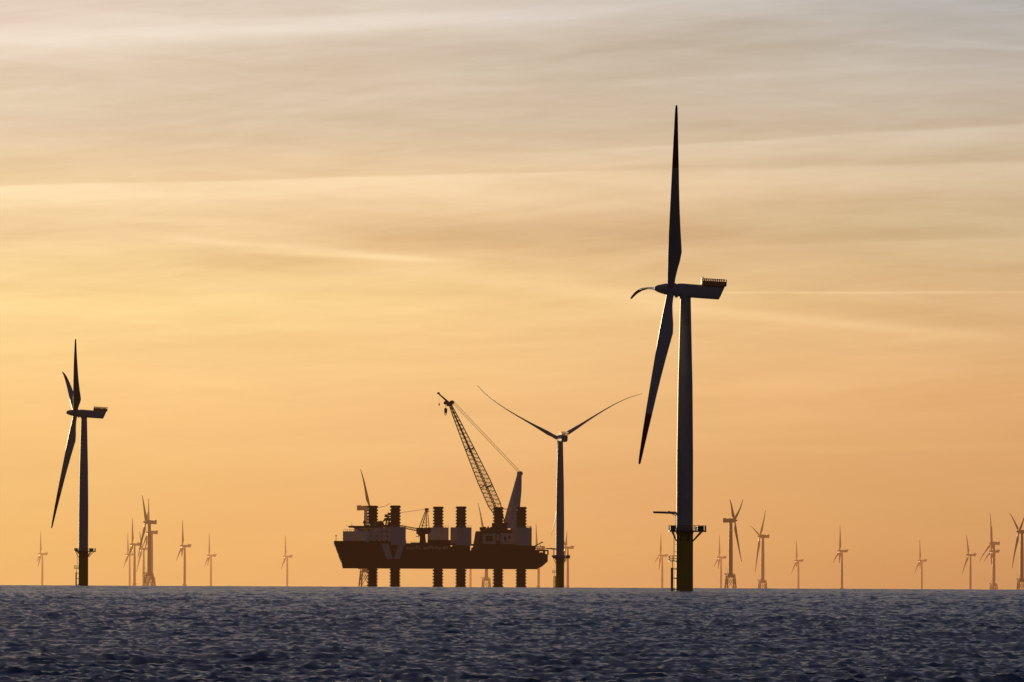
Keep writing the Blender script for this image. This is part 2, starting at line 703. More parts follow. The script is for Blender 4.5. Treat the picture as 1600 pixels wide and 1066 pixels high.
def jacket_deck_mesh(top=19.2):
    mb = MB()
    mb.box((0, 0, top + 5.6), (10.5, 10.5, .5))
    for s in (-1, 1):
        for z in (6.6, 7.2):
            mb.box((0, s * 5.2, top + z), (10.5, .14, .14))
            mb.box((s * 5.2, 0, top + z), (.14, 10.5, .14))
        for k in range(6):
            mb.box((-5.2 + k * 2.08, s * 5.2, top + 6.4), (.14, .14, 1.6))
            mb.box((s * 5.2, -5.2 + k * 2.08, top + 6.4), (.14, .14, 1.6))
    mb.box((-6.8, -1, top + 5.9), (3.2, 3.0, 1.3))
    mb.tube((-3.8, -2, top + 5.8), (-3.8, -2, top + 10.5), .25, .2, 6)
    mb.tube((-3.8, -2, top + 10.5), (-5.5, -3, top + 13.5), .2, .15, 6)
    return mb.mesh('work_platform')


def jnacelle_mesh():
    mb = MB()
    mb.box((8.2, 0, .4), (13.8, 5.4, 5.2))
    mb.box((13.2, 0, 3.3), (3.2, 4.6, .9))
    mb.lathe([(2.5, 0), (2.9, 1.6)], 20)
    k0 = len(mb.v) - 40
    for i in range(k0, len(mb.v)):
        x, y, z = mb.v[i]
        mb.v[i] = (z - .2 + .2, y, x)
    mb.tube((5.2, 0, -3.4), (5.2, 0, -2.1), 2.2, 2.5, 20)
    return mb.mesh('nacelle')


ME_BLADE = blade_mesh()
ME_BLADE_S = blade_mesh(scale=1.0, fine=False)
ME_SPIN = spinner_mesh()
ME_SPIN_J = spinner_mesh(2.3, 3.6, 1.6)
ME_NAC = nacelle_mesh()
ME_NACJ = jnacelle_mesh()
ME_HOIST = hoist_rail_mesh()
ME_TOWER = tower_mesh(16.35, 79.2, 2.22, 1.98, 1.38)
ME_TOWERJ = tower_mesh(25.4, 92.0, 2.8, 2.6, 2.1, 28)
ME_TP = tp_mesh()
ME_PLAT, PLPTS = platform_mesh()
ME_RAIL = railing_mesh(PLPTS)
ME_LAND = landing_mesh()
ME_DAVIT = davit_mesh()
ME_JACK = jacket_mesh()
ME_JDECK = jacket_deck_mesh()


def turbine(px, py, psi, alpha, kind, label, group, R=55.0, tilt=5.2, cone=4.6, plat_rot=0.0, D=None, davit=True):
    """px, py = the rotor centre in the photo; psi = yaw; alpha = angle of the first blade"""
    H = 80.3 if kind != 'jacket' else 95.0
    off = 4.0 if kind != 'jacket' else 5.2
    if D is None:
        D = dist_for(px, py, H)
    hub = at(px, py, D)
    ps = math.radians(psi)
    h = Vector((-math.cos(ps), -math.sin(ps), 0))
    l = Vector((h.y, -h.x, 0))
    base = hub - h * off
    zsea = sea_z(base.x, base.y)
    root = empty('wind_turbine', (base.x, base.y, zsea))
    root['label'] = label
    root['category'] = 'wind turbine'
    root['group'] = group
    hubz = hub.z - zsea
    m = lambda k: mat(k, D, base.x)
    dz = hubz - H
    t = math.radians(tilt)
    hp = h * math.cos(t) + Vector((0, 0, math.sin(t)))
    s0 = Vector((0, 0, math.cos(t))) - h * math.sin(t)
    hubl = Vector((h.x * off, h.y * off, hubz))
    # nacelle frame: -X = hp
    def frame(ex, ey, ez, loc):
        M = Matrix.Identity(4)
        for i in range(3):
            M[i][0], M[i][1], M[i][2], M[i][3] = ex[i], ey[i], ez[i], loc[i]
        return M
    tn = t * .5
    hn = h * math.cos(tn) + Vector((0, 0, math.sin(tn)))
    zn = Vector((0, 0, math.cos(tn))) - h * math.sin(tn)
    yn = zn.cross(-hn)
    Mn = frame(-hn, yn, zn, hubl + Vector((0, 0, .65 if kind == 'near' else 0)))
    if kind == 'jacket':
        part('tower', ME_TOWERJ, root, [m('paint')], Matrix.Translation((0, 0, dz)))
        part('jacket_foundation', ME_JACK, root, [m('jacket')])
        part('work_platform', ME_JDECK, root, [m('jacket')])
        part('nacelle', ME_NACJ, root, [m('paint')], Mn)
        part('spinner', ME_SPIN_J, root, [m('paint')], Mn)
    else:
        part('tower', ME_TOWER, root, [m('paint')], Matrix.Translation((0, 0, dz)))
        part('transition_piece', ME_TP, root, [m('yellow')])
        Mp = Matrix.Rotation(plat_rot, 4, 'Z')
        pf = part('work_platform', ME_PLAT, root, [m('steel')], Mp)
        nac = part('nacelle', ME_NAC, root, [m('paint')], Mn)
        part('spinner', ME_SPIN, root, [m('paint')], Mn)
        if kind == 'near':
            part('railing', ME_RAIL, pf, [m('steel')])
            part('hoist_platform', ME_HOIST, nac, [m('rail')])
            part('boat_landing', ME_LAND, root, [m('yellow')], Mp)
            if davit:
                part('davit_crane', ME_DAVIT, root, [m('steel')], Mp)
        else:
            part('hoist_platform', ME_HOIST, nac, [m('rail')])
            part('boat_landing', ME_LAND, root, [m('yellow')], Mp)
    c = math.radians(cone)
    k = R / 55.0
    for i in range(3):
        a = math.radians(alpha + 120 * i)
        s = s0 * math.cos(a) + l * math.sin(a)
        tg = l * math.cos(a) - s0 * math.sin(a)
        ez = s * math.cos(c) + hp * math.sin(c)
        ex = -(hp * math.cos(c) - s * math.sin(c))
        ey = ez.cross(ex)
        M = frame(ex * (1 if kind != 'jacket' else 1.0), ey, ez * k, hubl)
        part('blade', ME_BLADE if kind == 'near' else ME_BLADE_S, root, [m('paint'), m('red' if kind != 'jacket' else 'paint')], M)
    return root


NEAR = 'large wind turbines in the foreground'
MONO = 'small far wind turbines on single piles'
JACK = 'distant wind turbines on lattice foundations'
turbine(1048, 456, 4.2, -33, 'near', 'tallest dark wind turbine standing nearest, right of the jack-up vessel', NEAR, R=55.6, plat_rot=0.1, tilt=5.8, cone=6.0)
turbine(118, 647.5, 5.2, -56, 'near', 'dark wind turbine standing alone at the left, one blade hanging down left of its tower', NEAR, plat_rot=-.1, davit=False, tilt=5.8, cone=6.0)
turbine(873, 686, -77, -62, 'near', 'wind turbine seen end-on just right of the vessel, blades in a wide Y', NEAR, R=53, plat_rot=.6, tilt=4)

turbine(1148, 813.5, 168.5, 56, 'jacket', 'nearer lattice-based wind turbine right of the tallest one, its nacelle pointing left', JACK)
turbine(1187, 838, 12.7, 70, 'jacket', 'lattice-based wind turbine with a V of blades, right of the left-pointing lattice turbine', JACK, R=60)
turbine(1548.5, 849, 16, 4, 'jacket', 'lattice-based wind turbine with one blade straight up, next to the right edge turbine', JACK, R=53)
turbine(1591.5, 831, 12, 56, 'jacket', 'wind turbine on lattice legs cut off by the right edge of the view', JACK)
turbine(227.5, 816, 8.5, 40, 'jacket', 'taller of two overlapping lattice-based turbines near the lone left turbine', JACK, R=52)
turbine(231.5, 832, 4, -8, 'jacket', 'lower of the two overlapping lattice-based turbines, its nacelle under the other nacelle', JACK, R=54)
turbine(578, 794, 159.5, 32, 'jacket', 'hazy lattice-based turbine behind the bow of the vessel, one blade rising above it', JACK, R=55)
turbine(755, 832, 12, 36, 'jacket', 'lattice-based turbine hidden behind the vessel below the crane boom', JACK, R=60)

far = [
    (63.0, 865.5, 5, -12, 'faint small turbine at the far left, left of the lone dark turbine'),
    (199.5, 866.5, 5, 4, 'leftmost small turbine of the cluster between the left turbine and the lattice pair'),
    (206.5, 850.5, 5, 2, 'taller small turbine of the cluster, second from its left'),
    (221.0, 857.5, 7, 40, 'small turbine just left of the lattice pair, half hidden by their foundations'),
    (285.0, 853.0, 8, 0, 'small turbine standing first to the right of the lattice pair'),
    (326.5, 868.0, 6, -4, 'small turbine standing second to the right of the lattice pair'),
    (445.7, 869.5, 5, 6, 'small lone turbine to the left of the vessel bow'),
    (732.0, 867.0, 6, 80, 'turbine seen only as a thin tower between the vessel legs'),
    (838.0, 857.0, 6, 8, 'turbine half hidden behind the stern of the vessel'),
    (883.5, 855.5, 6, 62, 'small turbine whose nacelle peeps out right of the end-on turbine'),
    (1031.5, 868.0, 7, -16, 'small turbine just left of the tallest turbine'),
    (1123.5, 871.0, 6, -8, 'small turbine between the tallest turbine and the nearer lattice turbine'),
    (1244.5, 876.0, 6, 6, 'small turbine standing first to the right of the two lattice turbines'),
    (1312.0, 861.0, 7, -6, 'small turbine standing second to the right of the two lattice turbines'),
    (1437.3, 876.0, 6, 4, 'small lone turbine midway between the right group and its neighbour on the left'),
    (1513.0, 867.0, 9, 24, 'small turbine just left of the lattice turbine with the upright blade'),
    (1548.8, 861.5, 8, 110, 'small turbine hidden behind the lattice turbine with the upright blade'),
]
for i, (x, y, ps, al, lb) in enumerate(far):
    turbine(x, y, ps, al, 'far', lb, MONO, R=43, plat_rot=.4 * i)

# ------------------------------------------------------------------ jack-up vessel
TH = math.radians(27)
SD = 7111.0
ship_c = at(699, 917, SD)
SHIP = empty('jack_up_vessel', (ship_c.x, ship_c.y, sea_z(ship_c.x, ship_c.y)), PI + TH)
SHIP['label'] = 'dark jack-up installation vessel raised on six legs with a tall lattice crane'
SHIP['category'] = 'jack-up vessel'
CT, ST = 2.5 * math.cos(TH), 2.5 * math.sin(TH)
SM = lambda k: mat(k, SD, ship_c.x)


def U(px, v=0.0):
    return (699 + ST * v - px) / CT


def Z(py):
    return (917 - py) / 2.5


LV = 15.9
BOT, DECK, FC = 11.6, 23.2, 27.6

# hull
def half(u, z):
    """half breadth of the hull"""
    k = (z - BOT) / (FC - BOT)
    tip = 72.7 + 6.3 * max(0, k) ** 1.1
    start = 44 + 6 * k
    if u <= start:
        return 19.0
    t = min(1, (u - start) / (tip - start))
    return 19.0 * (1 - t ** 2.3) ** 0.75


mb = MB()
def section(u, zt, zs=5):
    s = []
    zz = [BOT + (zt - BOT) * i / zs for i in range(zs + 1)]
    us = u
    L = []
    for z in zz:
        L.append((us, half(us, z), z))
    pts = [(us, -y, z) for (_, y, z) in reversed(L)] + L
    return pts
us = [-53.5, -40, -20, 0, 20, 38.4]
mb.loft([section(u, DECK) for u in us])
# fore body: parametrise towards the raked stem
secs = []
for i in range(15):
    t = i / 14
    tt = 1 - (1 - t) ** 1.5
    L = []
    for j in range(6):
        z = BOT + (FC - BOT) * j / 5
        k = (z - BOT) / (FC - BOT)
        tip = 72.7 + 6.3 * max(0, k) ** 1.1 if k > .30 else 72.7 + 6.3 * .30 ** 1.1 * (k / .30) ** 2
        u = 38.4 + (tip - 38.4) * tt
        stt = 46 + 6 * k
        q = max(0, (u - stt) / (tip - stt))
        b = 19.0 * (1 - min(q, 1) ** 2.3) ** 0.75 + .02
        L.append((u, b, z))
    secs.append([(u, -b, z) for u, b, z in reversed(L)] + L)
mb.loft(secs)
# stern overhang
mb.loft([[(-53.5, -19, 12.0), (-53.5, -19, DECK - .6), (-53.5, 19, DECK - .6), (-53.5, 19, 12.0)],
         [(-56.5, -19, 13.2), (-56.5, -19, 21.2), (-56.5, 19, 21.2), (-56.5, 19, 13.2)],
         [(-61, -18.5, 16.5), (-61, -18.5, 20.6), (-61, 18.5, 20.6), (-61, 18.5, 16.5)]])
# rubbing strake and bow knuckle
mb.box((-6, 19.15, 20.0), (86, .3, .45))
hull = build('hull', mb, SHIP, [SM('hull')], 35)
# V emblem on the port side
v = 19.16
def vpoly(pts):
    mbv = MB()
    vs = [(U(x, v), v + o, Z(y)) for o in (0, .12) for x, y in pts]
    n = len(pts)
    mbv.add(vs, [tuple(range(n)), tuple(range(2 * n - 1, n - 1, -1))] + [(i, (i + 1) % n, n + (i + 1) % n, n + i) for i in range(n)])
    return mbv
e = MB()
for pts in ([(597, 849.5), (607.5, 849.5), (614.5, 873), (604.5, 873)], [(623.5, 851), (632.5, 851), (625.0, 873), (616.0, 873)]):
    q = vpoly(pts)
    e.add(q.v, q.f)
build('letter_v_emblem', e, hull, [SM('house')])

# forecastle bulwark
mb = MB()
for sgn in (-1, 1):
    for i in range(14):
        a = secs[i][-1]
        b = secs[i + 1][-1]
        p, q = (a[0], sgn * a[1], FC), (b[0], sgn * b[1], FC)
        mb.add([p, q, (q[0] + .2, q[1], FC + 1.1), (p[0], p[1], FC + 1.1),
                (p[0], p[1] - sgn * .25, FC), (q[0] - .25, q[1] - sgn * .2, FC), (q[0] - .1, q[1] - sgn * .2, FC + 1.1), (p[0], p[1] - sgn * .25, FC + 1.1)],
               [(0, 1, 2, 3), (7, 6, 5, 4), (3, 2, 6, 7)])
build('bulwark', mb, SHIP, [SM('hull')])
mb = MB()
mb.tube((77.6, 0, FC), (77.6, 0, FC + 5.2), .22, .12, 6)
mb.box((77.6, 0, FC + 4.2), (.7, .7, .6))
mb.tube((77.6, 0, FC + 1), (75.5, 0, FC), .1, .1, 5)
build('bow_mast', mb, SHIP, [SM('dark')])

# accommodation block
acc = MB()
acc.box((53.0, 0, (FC + Z(830)) / 2), (23.0, 34, Z(830) - FC))
acc.box((48.0, 0, (Z(830) + Z(824.5)) / 2), (17, 34.6, Z(824.5) - Z(830) - .02))
for z in (FC + 2.6, FC + 5.2):
    acc.box((53.0, 0, z), (23.5, 34.5, .18))
ACC = build('accommodation_block', acc, SHIP, [SM('house')])
for fl in range(3):
    z = FC + 1.5 + fl * 2.7
    for k in range(6):
        mbw = MB()
        mbw.box((43.6 + k * 3.6, 17.36 if fl == 2 else 17.06, z), (1.1, .16, .8))
        if fl < 2 or k < 4:
            build('window', mbw, ACC, [SM('glass')])
    for k in range(8):
        mbw = MB()
        mbw.box((64.56 if fl < 2 else 56.56, -13.2 + k * 3.77, z), (.16, 1.3, .8))
        build('window', mbw, ACC, [SM('glass')])
mb = MB()   # roof rails and lifebuoy racks
zt = Z(830)
for k in range(13):
    mb.box((64.2, -16.5 + k * 2.75, zt + .6), (.12, .12, 1.2))
mb.box((64.2, 0, zt + 1.2), (.12, 33.4, .12))
for s in (-16.7, 16.7):
    mb.box((60.5, s, zt + 1.2), (7.4, .12, .12))
    for k in range(4):
        mb.box((57.4 + k * 2.2, s, zt + .6), (.12, .12, 1.2))
build('railing', mb, ACC, [SM('dark')])
# wheelhouse / dark deck behind the block
mb = MB()
mb.box((41.0, -2, (DECK + Z(826)) / 2), (9.8, 30, Z(826) - DECK))
mb.box((41.0, 15.5, FC + 2.2), (5.0, 4.4, 4.3))
mb.tube((44.5, 17.8, FC + 1.4), (38.5, 17.8, FC + 1.4), 1.3, 1.3, 12)
build('aft_deckhouse', mb, SHIP, [SM('hull')])

# helideck
hz = Z(822.5)
mb = MB()
n = 8
hc = (57.0, 0)
hr = 11.0
vs = []
for zz, rr in ((hz - .9, hr * .97), (hz + .35, hr)):
    for i in range(n):
        t = 2 * PI * (i + .5) / n
        vs.append((hc[0] + rr * math.cos(t), hc[1] + rr * math.sin(t), zz))
mb.add(vs, [tuple(range(n - 1, -1, -1)), tuple(range(n, 2 * n))] + [(i, (i + 1) % n, n + (i + 1) % n, n + i) for i in range(n)])
for i in range(n):
    t = 2 * PI * (i + .5) / n
    mb.tube((hc[0] + hr * .8 * math.cos(t), hc[1] + hr * .8 * math.sin(t), hz - .4), (hc[0] + hr * .35 * math.cos(t) - 2, hc[1] + hr * .35 * math.sin(t), Z(829.8)), .25, .25, 6)
    mb.tube((hc[0] + hr * math.cos(t), hc[1] + hr * math.sin(t), hz), (hc[0] + (hr + 1.4) * math.cos(t), hc[1] + (hr + 1.4) * math.sin(t), hz + .5), .12, .12, 5)
build('helideck', mb, SHIP, [SM('dark')])
mb = MB()
mb.box((46.0, 0, Z(822)), (9, 31, 1.6))
mb.box((42.0, 9, Z(820)), (5, 7, 2.2))
mb.box((45.5, -6, Z(820)), (4, 9, 2.0))
mb.tube((59.5, 3, hz + .3), (59.5, 3, hz + 2.2), .25, .2, 6)
mb.tube((63.5, -6.5, hz + .3), (63.5, -6.5, hz + 2.4), .14, .1, 6)
mb.tube((56.5, 6, hz + .3), (56.5, 6, hz + 1.7), .9, .7, 8)
build('roof_equipment', mb, SHIP, [SM('dark')])
mb = MB()
mb.lathe([(.1, hz + 1.5), (.75, hz + 1.9), (1.0, hz + 2.6), (.8, hz + 3.3), (.15, hz + 3.7)], 14, (59.5, 3))
build('radar_dome', mb, SHIP, [SM('dark')], 60)
# communications mast with cross trees
mb = MB()
mx, mv = U(607, 4), 4
z0 = Z(824)
for (a, b) in ((-1.6, -1.2), (1.6, -1.2), (0, 1.6)):
    mb.tube((mx + a, mv + b, z0), (mx + a * .3, mv + b * .3, Z(803)), .38, .28, 6)
for k in range(4):
    zz = z0 + 1.6 + k * 1.9
    f = 1 - k * .18
    P3 = [(mx + a * f, mv + b * f, zz) for a, b in ((-1.5, -1.1), (1.5, -1.1), (0, 1.5))]
    Pn = [(mx + a * (f - .18), mv + b * (f - .18), zz + 1.9) for a, b in ((-1.5, -1.1), (1.5, -1.1), (0, 1.5))]
    for i in range(3):
        mb.tube(P3[i], P3[(i + 1) % 3], .22, .2, 5)
        mb.tube(P3[i], Pn[(i + 1) % 3], .22, .2, 5)
mb.box((mx, mv, Z(807)), (5.0, 1.2, .6))
mb.box((mx + 1.6, mv, Z(805.5)), (1.2, 1.6, 1.6))
mb.box((mx - 1.2, mv, Z(803)), (1.2, 1.2, 1.4))
mb.tube((mx, mv, Z(803)), (mx, mv, Z(799.5)), .1, .06, 5)
mb.tube((mx + 6.0, mv, z0), (mx + 5.2, mv, Z(813)), .18, .12, 5)
mb.tube((mx + 8.2, mv, z0), (mx + 8.4, mv, Z(816)), .3, .5, 8)
mb.tube((mx + 9, mv - 1, Z(815)), (mx + 3, mv, Z(814)), .22, .2, 5)
mb.tube((mx + 5.4, mv, Z(819)), (mx + .5, mv, Z(809)), .24, .24, 5)
mb.box((mx + .6, mv, Z(811.5)), (3.4, 2.0, 1.8))
mb.box((mx + 5.4, mv, Z(818)), (2.6, 3.0, 2.4))
mb.tube((mx + 5.4, mv, Z(822)), (mx + 2.2, mv, Z(809.5)), .3, .3, 6)
mb.tube((mx - 2.2, mv, Z(822)), (mx - 1.6, mv, Z(806)), .3, .25, 6)
build('communications_mast', mb, SHIP, [SM('dark')])

# legs and jack houses
LEGU = [U(600), U(702), U(796)]
leg = MB()
leg.lathe([(2.85, -12), (2.85, 50.3)], 20)
zz = -3.0
while zz < 50:
    leg.box((0, 0, zz), (6.75, 1.6, .95))
    leg.box((0, 0, zz), (1.6, 6.75, .95))
    leg.lathe([(2.86, zz - .42), (3.17, zz - .4), (3.17, zz + .4), (2.86, zz + .46)], 20)
    zz += 1.95
leg.lathe([(2.9, 49.9), (3.15, 50.0), (3.15, 50.5), (2.9, 50.6)], 20)
ME_LEG = leg.mesh('leg')
for i, u in enumerate(LEGU):
    for s in (1, -1):
        part('leg', ME_LEG, SHIP, [SM('leg')], Matrix.Translation((u, s * LV, 0 if i else 0.3)))
jh = MB()
s_ = 4.85
jh.box((0, 0, (Z(851) + Z(824)) / 2), (2 * s_ - .5, 2 * s_ - .5, Z(824) - Z(851)))
for a in (-1, 1):
    for b in (-1, 1):
        jh.box((a * (s_ - .3), b * (s_ - .3), (Z(851) + Z(824)) / 2), (.7, .7, Z(824) - Z(851) + .3))
jh.box((0, 0, Z(824) + .1), (2 * s_, 2 * s_, .45))
for k in range(6):
    jh.box((-s_ + .1 + k * 2.02, s_ - .1, Z(824) + .8), (.12, .12, 1.2))
jh.box((0, s_ - .1, Z(824) + 1.35), (2 * s_, .12, .12))
jh.box((0, 0, Z(851) + 3.6), (2 * s_ - .3, 2 * s_ - .3, .22))
ME_JH = jh.mesh('jack_house')
lower = MB()
lower.box((0, 0, (DECK + Z(851)) / 2 - .3), (8.3, 8.3, Z(851) - DECK + .55))
ME_LOW = lower.mesh('jack_house_base')
for i, u in enumerate(LEGU):
    for s in (1, -1):
        if i == 2 and s == -1:
            continue
        j = part('jack_house', ME_JH, SHIP, [SM('house')], Matrix.Translation((u, s * LV, 0)))
        if i:
            part('base', ME_LOW, j, [SM('hull')])

# catwalk along the port side
mb = MB()
cu0, cu1 = LEGU[0] - 4, LEGU[2] + 4
zc = Z(849.7)
mb.box(((cu0 + cu1) / 2, 18.0, zc), (cu0 - cu1, 1.6, .7))
for k in range(30):
    uu = cu1 + (cu0 - cu1) * k / 29
    if k % 3 == 0:
        mb.box((uu, 18.2, (DECK + zc) / 2), (.35, .35, zc - DECK))
    mb.box((uu, 18.7, zc + .9), (.1, .1, 1.2))
mb.box(((cu0 + cu1) / 2, 18.7, zc + 1.45), (cu0 - cu1, .1, .1))
build('catwalk', mb, SHIP, [SM('dark')])

# deck equipment between the legs
random.seed(5)
mb = MB()
mb.box((U(671, 0), 0, DECK + .12), (U(632, 0) - U(712, 0), 34, .5))
for k in range(26):
    uu = U(random.uniform(644, 700), 8)
    sx, sy, sz = random.uniform(1.5, 5), random.uniform(2, 5), random.uniform(1.2, 4.6)
    mb.box((uu, random.uniform(-10, 13), DECK + sz / 2), (sx, sy, sz), random.uniform(-.1, .1))
for k in range(8):
    uu = U(random.uniform(634, 652), 10)
    mb.tube((uu, random.uniform(4, 14), DECK), (uu + random.uniform(-1, 1), random.uniform(4, 14), DECK + random.uniform(1.5, 3.4)), .3, .2, 6)
mb.box((U(686, 4), 4, DECK + 3.2), (12, 8, 6.4))
mb.box((U(664, -6), -6, DECK + 2.4), (16, 8, 4.8))
mb.tube((U(741, 5), 5, DECK + .6), (U(737, 5), 5, DECK + .6), 1.5, 1.2, 10)
mb.box((U(704, 0), 2, DECK + 1.2), (6, 8, 2.4))
build('deck_equipment', mb, SHIP, [SM('dark')])

random.seed(12)
mb = MB()
for k in range(20):
    px_ = 650 + k * 2.6 + random.uniform(-.8, .8)
    mb.box((U(px_, 14.5), 14.5 + random.uniform(-1, 1), DECK + random.uniform(.8, 2.4)), (random.uniform(.5, 1.7), 1.0, random.uniform(.7, 2.0)))
for k in range(5):
    mb.box((U(637 + 3.4 * k, 15), 15, DECK + .9), (.35, .35, 1.9))
mb.box((U(644, 15), 15, DECK + 1.7), (7.6, .25, .25))
build('deck_cabinets', mb, SHIP, [SM('house')])

# small pedestal crane amidships
cu, cv = U(660, -2), -2
mb = MB()
mb.lathe([(2.4, DECK), (2.1, Z(845)), (1.7, Z(835)), (2.6, Z(833))], 16, (cu, cv))
mb.box((cu, cv, Z(829)), (6.4, 4.6, 4.0))
mb.box((cu - 3.4, cv, Z(828)), (3.0, 4, 2.6))
mb.box((cu + 2.9, cv + 2.4, Z(834)), (2.0, 1.8, 2.4))
mb.box((cu + 3.6, cv + 1, Z(838)), (2.4, 2, .4))
dc = build('deck_crane', mb, SHIP, [SM('dark')])
mb = MB()
apex = (U(666.3, cv), cv, Z(795.5))
for b in (-1.9, 1.9):
    mb.tube((cu + 1.6, cv + b, Z(825)), (apex[0] + .3, cv + b * .3, apex[2]), .3, .25, 6)
    mb.tube((cu - 3.6, cv + b, Z(825)), (apex[0] - .3, cv + b * .3, apex[2]), .25, .2, 6)
for k in range(1, 6):
    f = k / 6
    a = (cu + 1.6 + (apex[0] - cu - 1.6) * f, cv, Z(825) + (apex[2] - Z(825)) * f)
    b = (cu - 3.6 + (apex[0] - cu + 3.6) * f, cv, a[2])
    mb.tube(a, b, .17, .17, 5)
    g = (k - 1) / 6
    a2 = (cu - 3.6 + (apex[0] - cu + 3.6) * g, cv, Z(825) + (apex[2] - Z(825)) * g)
    mb.tube(a, a2, .14, .14, 5)
mb.box((apex[0], apex[1], apex[2] + .2), (2.0, 1.6, 1.3))
mb.tube((apex[0], apex[1], apex[2] - 1.3), (apex[0] - 1.6, apex[1], apex[2] - 1.0), .35, .3, 6)
build('mast', mb, dc, [SM('dark')])
mb = MB()
b0 = Vector((cu + 2.6, cv, Z(827.5)))
b1 = Vector((U(606, cv), cv, Z(818.5)))
wd = [Vector((0, y, z)) for y, z in ((-1, -.8), (1, -.8), (1, .8), (-1, .8))]
N = 14
for i in range(N):
    f0, f1 = i / N, (i + 1) / N
    k0 = 1 - .5 * f0
    k1 = 1 - .5 * f1
    pa = [b0.lerp(b1, f0) + o * k0 for o in wd]
    pb = [b0.lerp(b1, f1) + o * k1 for o in wd]
    for j in range(4):
        mb.tube(pa[j], pb[j], .2, .2, 5)
        mb.tube(pa[j], pb[(j + 1) % 4], .13, .13, 5)
build('boom', mb, dc, [SM('dark')])
mb = MB()
for y in (-.5, .5):
    mb.tube((apex[0], apex[1] + y, apex[2] + .3), (b1.x, b1.y + y, b1.z + 4.0 + 2.0), .09, .09, 5)
build('rope', mb, dc, [SM('steel')])

# aft deckhouse below the main crane
mb = MB()
ax0, ax1 = U(751, 12), U(803, 12)
mb.loft([[(ax0 + 2.4, 5, DECK), (ax0 + .2, 5, Z(829)), (ax0 + .2, 12, Z(829)), (ax0 + 2.4, 12, DECK)],
         [(ax1, 5, DECK), (ax1, 5, Z(826)), (ax1, 12, Z(826)), (ax1, 12, DECK)]])
mb.box(((U(750, -14) + ax1) / 2, -4.5, (DECK + Z(826.5)) / 2), (U(750, -14) - ax1, 18.9, Z(826.5) - DECK))
ax0 = U(751, 12) - 6
mb.box(((ax0 + ax1) / 2 - 2, -2, Z(851)), (20.5, 32, .5))
build('crane_deckhouse', mb, SHIP, [SM('leg')])
mb = MB()
def face(x0_, x1_, y0_, y1_, vv, th):
    return ((U(x0_, vv) + U(x1_, vv)) / 2, vv, (Z(y0_) + Z(y1_)) / 2), (abs(U(x0_, vv) - U(x1_, vv)), th, abs(Z(y0_) - Z(y1_)))
for q in ((755, 772, 833, 836), (755, 772, 845, 850), (770, 773.5, 832, 851), (754.5, 757.5, 834, 850), (782, 803, 832, 851), (776, 779, 834, 843)):
    mb.box(*face(*q, 12.5, 1.2))
DH = build('machinery_housing', mb, SHIP, [SM('house')])
for q in ((758.5, 763, 836, 844), (765, 769.5, 836, 844), (787, 790.5, 837, 844), (794, 797, 836, 840)):
    mbw = MB()
    mbw.box(*face(*q, 13.15, .2))
    build('opening', mbw, DH, [SM('glass')])
mb = MB()
for k in range(22):
    uu = random.uniform(ax1, ax0)
    hgt = random.uniform(.8, 2.4)
    mb.box((uu, random.uniform(-8, 10), Z(827.5) + hgt / 2), (random.uniform(.4, 2), random.uniform(.5, 2.5), hgt))
for k in range(14):
    uu = ax1 + (ax0 - ax1) * k / 13
    mb.box((uu, 11.8, Z(827) + .5), (.13, .13, 1.5))
mb.box(((ax0 + ax1) / 2, 11.8, Z(827) + 1.2), (ax0 - ax1, .13, .13))
build('deckhouse_railing', mb, SHIP, [SM('dark')])

# main crane round the far aft leg
CU, CV = LEGU[2], -LV
mb = MB()
mb.lathe([(5.6, DECK), (5.6, Z(838)), (6.4, Z(834)), (6.6, Z(827)), (5.2, Z(823))], 28, (CU, CV))
mb.box((CU - 3.0, CV, Z(819.5)), (10.0, 9.0, 3.4))
mb.box((CU + 4.6, CV + 3.6, Z(820)), (2.4, 2.2, 3.0))
CR = build('main_crane', mb, SHIP, [SM('leg')], 35)
# mast (king post), leaning aft
mb = MB()
mv_ = CV + 1.5
foot_l, foot_r, apx = U(788.5, mv_), U(806.5, mv_), U(812.0, mv_)
def ms(uc, w_, v_, z):
    return [(uc - w_, mv_ - v_, z), (uc + w_, mv_ - v_, z), (uc + w_, mv_ + v_, z), (uc - w_, mv_ + v_, z)]
fc_ = (foot_l + foot_r) / 2
fw = abs(foot_l - foot_r) / 2
mb.loft([ms(fc_ + .3, fw * .95, 3.6, Z(824)), ms(fc_ - 1.4, fw * .78, 3.2, Z(800)), ms((fc_ + 2 * apx) / 3, fw * .52, 2.2, Z(765)), ms(apx + .5, 1.0, 1.3, Z(739))])
mb.tube((apx + .2, mv_ - 1.6, Z(737.5)), (apx + .2, mv_ + 1.6, Z(737.5)), 1.35, 1.35, 14)
mb.box((fc_ + 3.6, mv_, Z(793.5)), (3.6, 3.0, .5))
for z in (815, 800, 785, 770, 755):
    pass
build('mast', mb, CR, [SM('house')], 35)
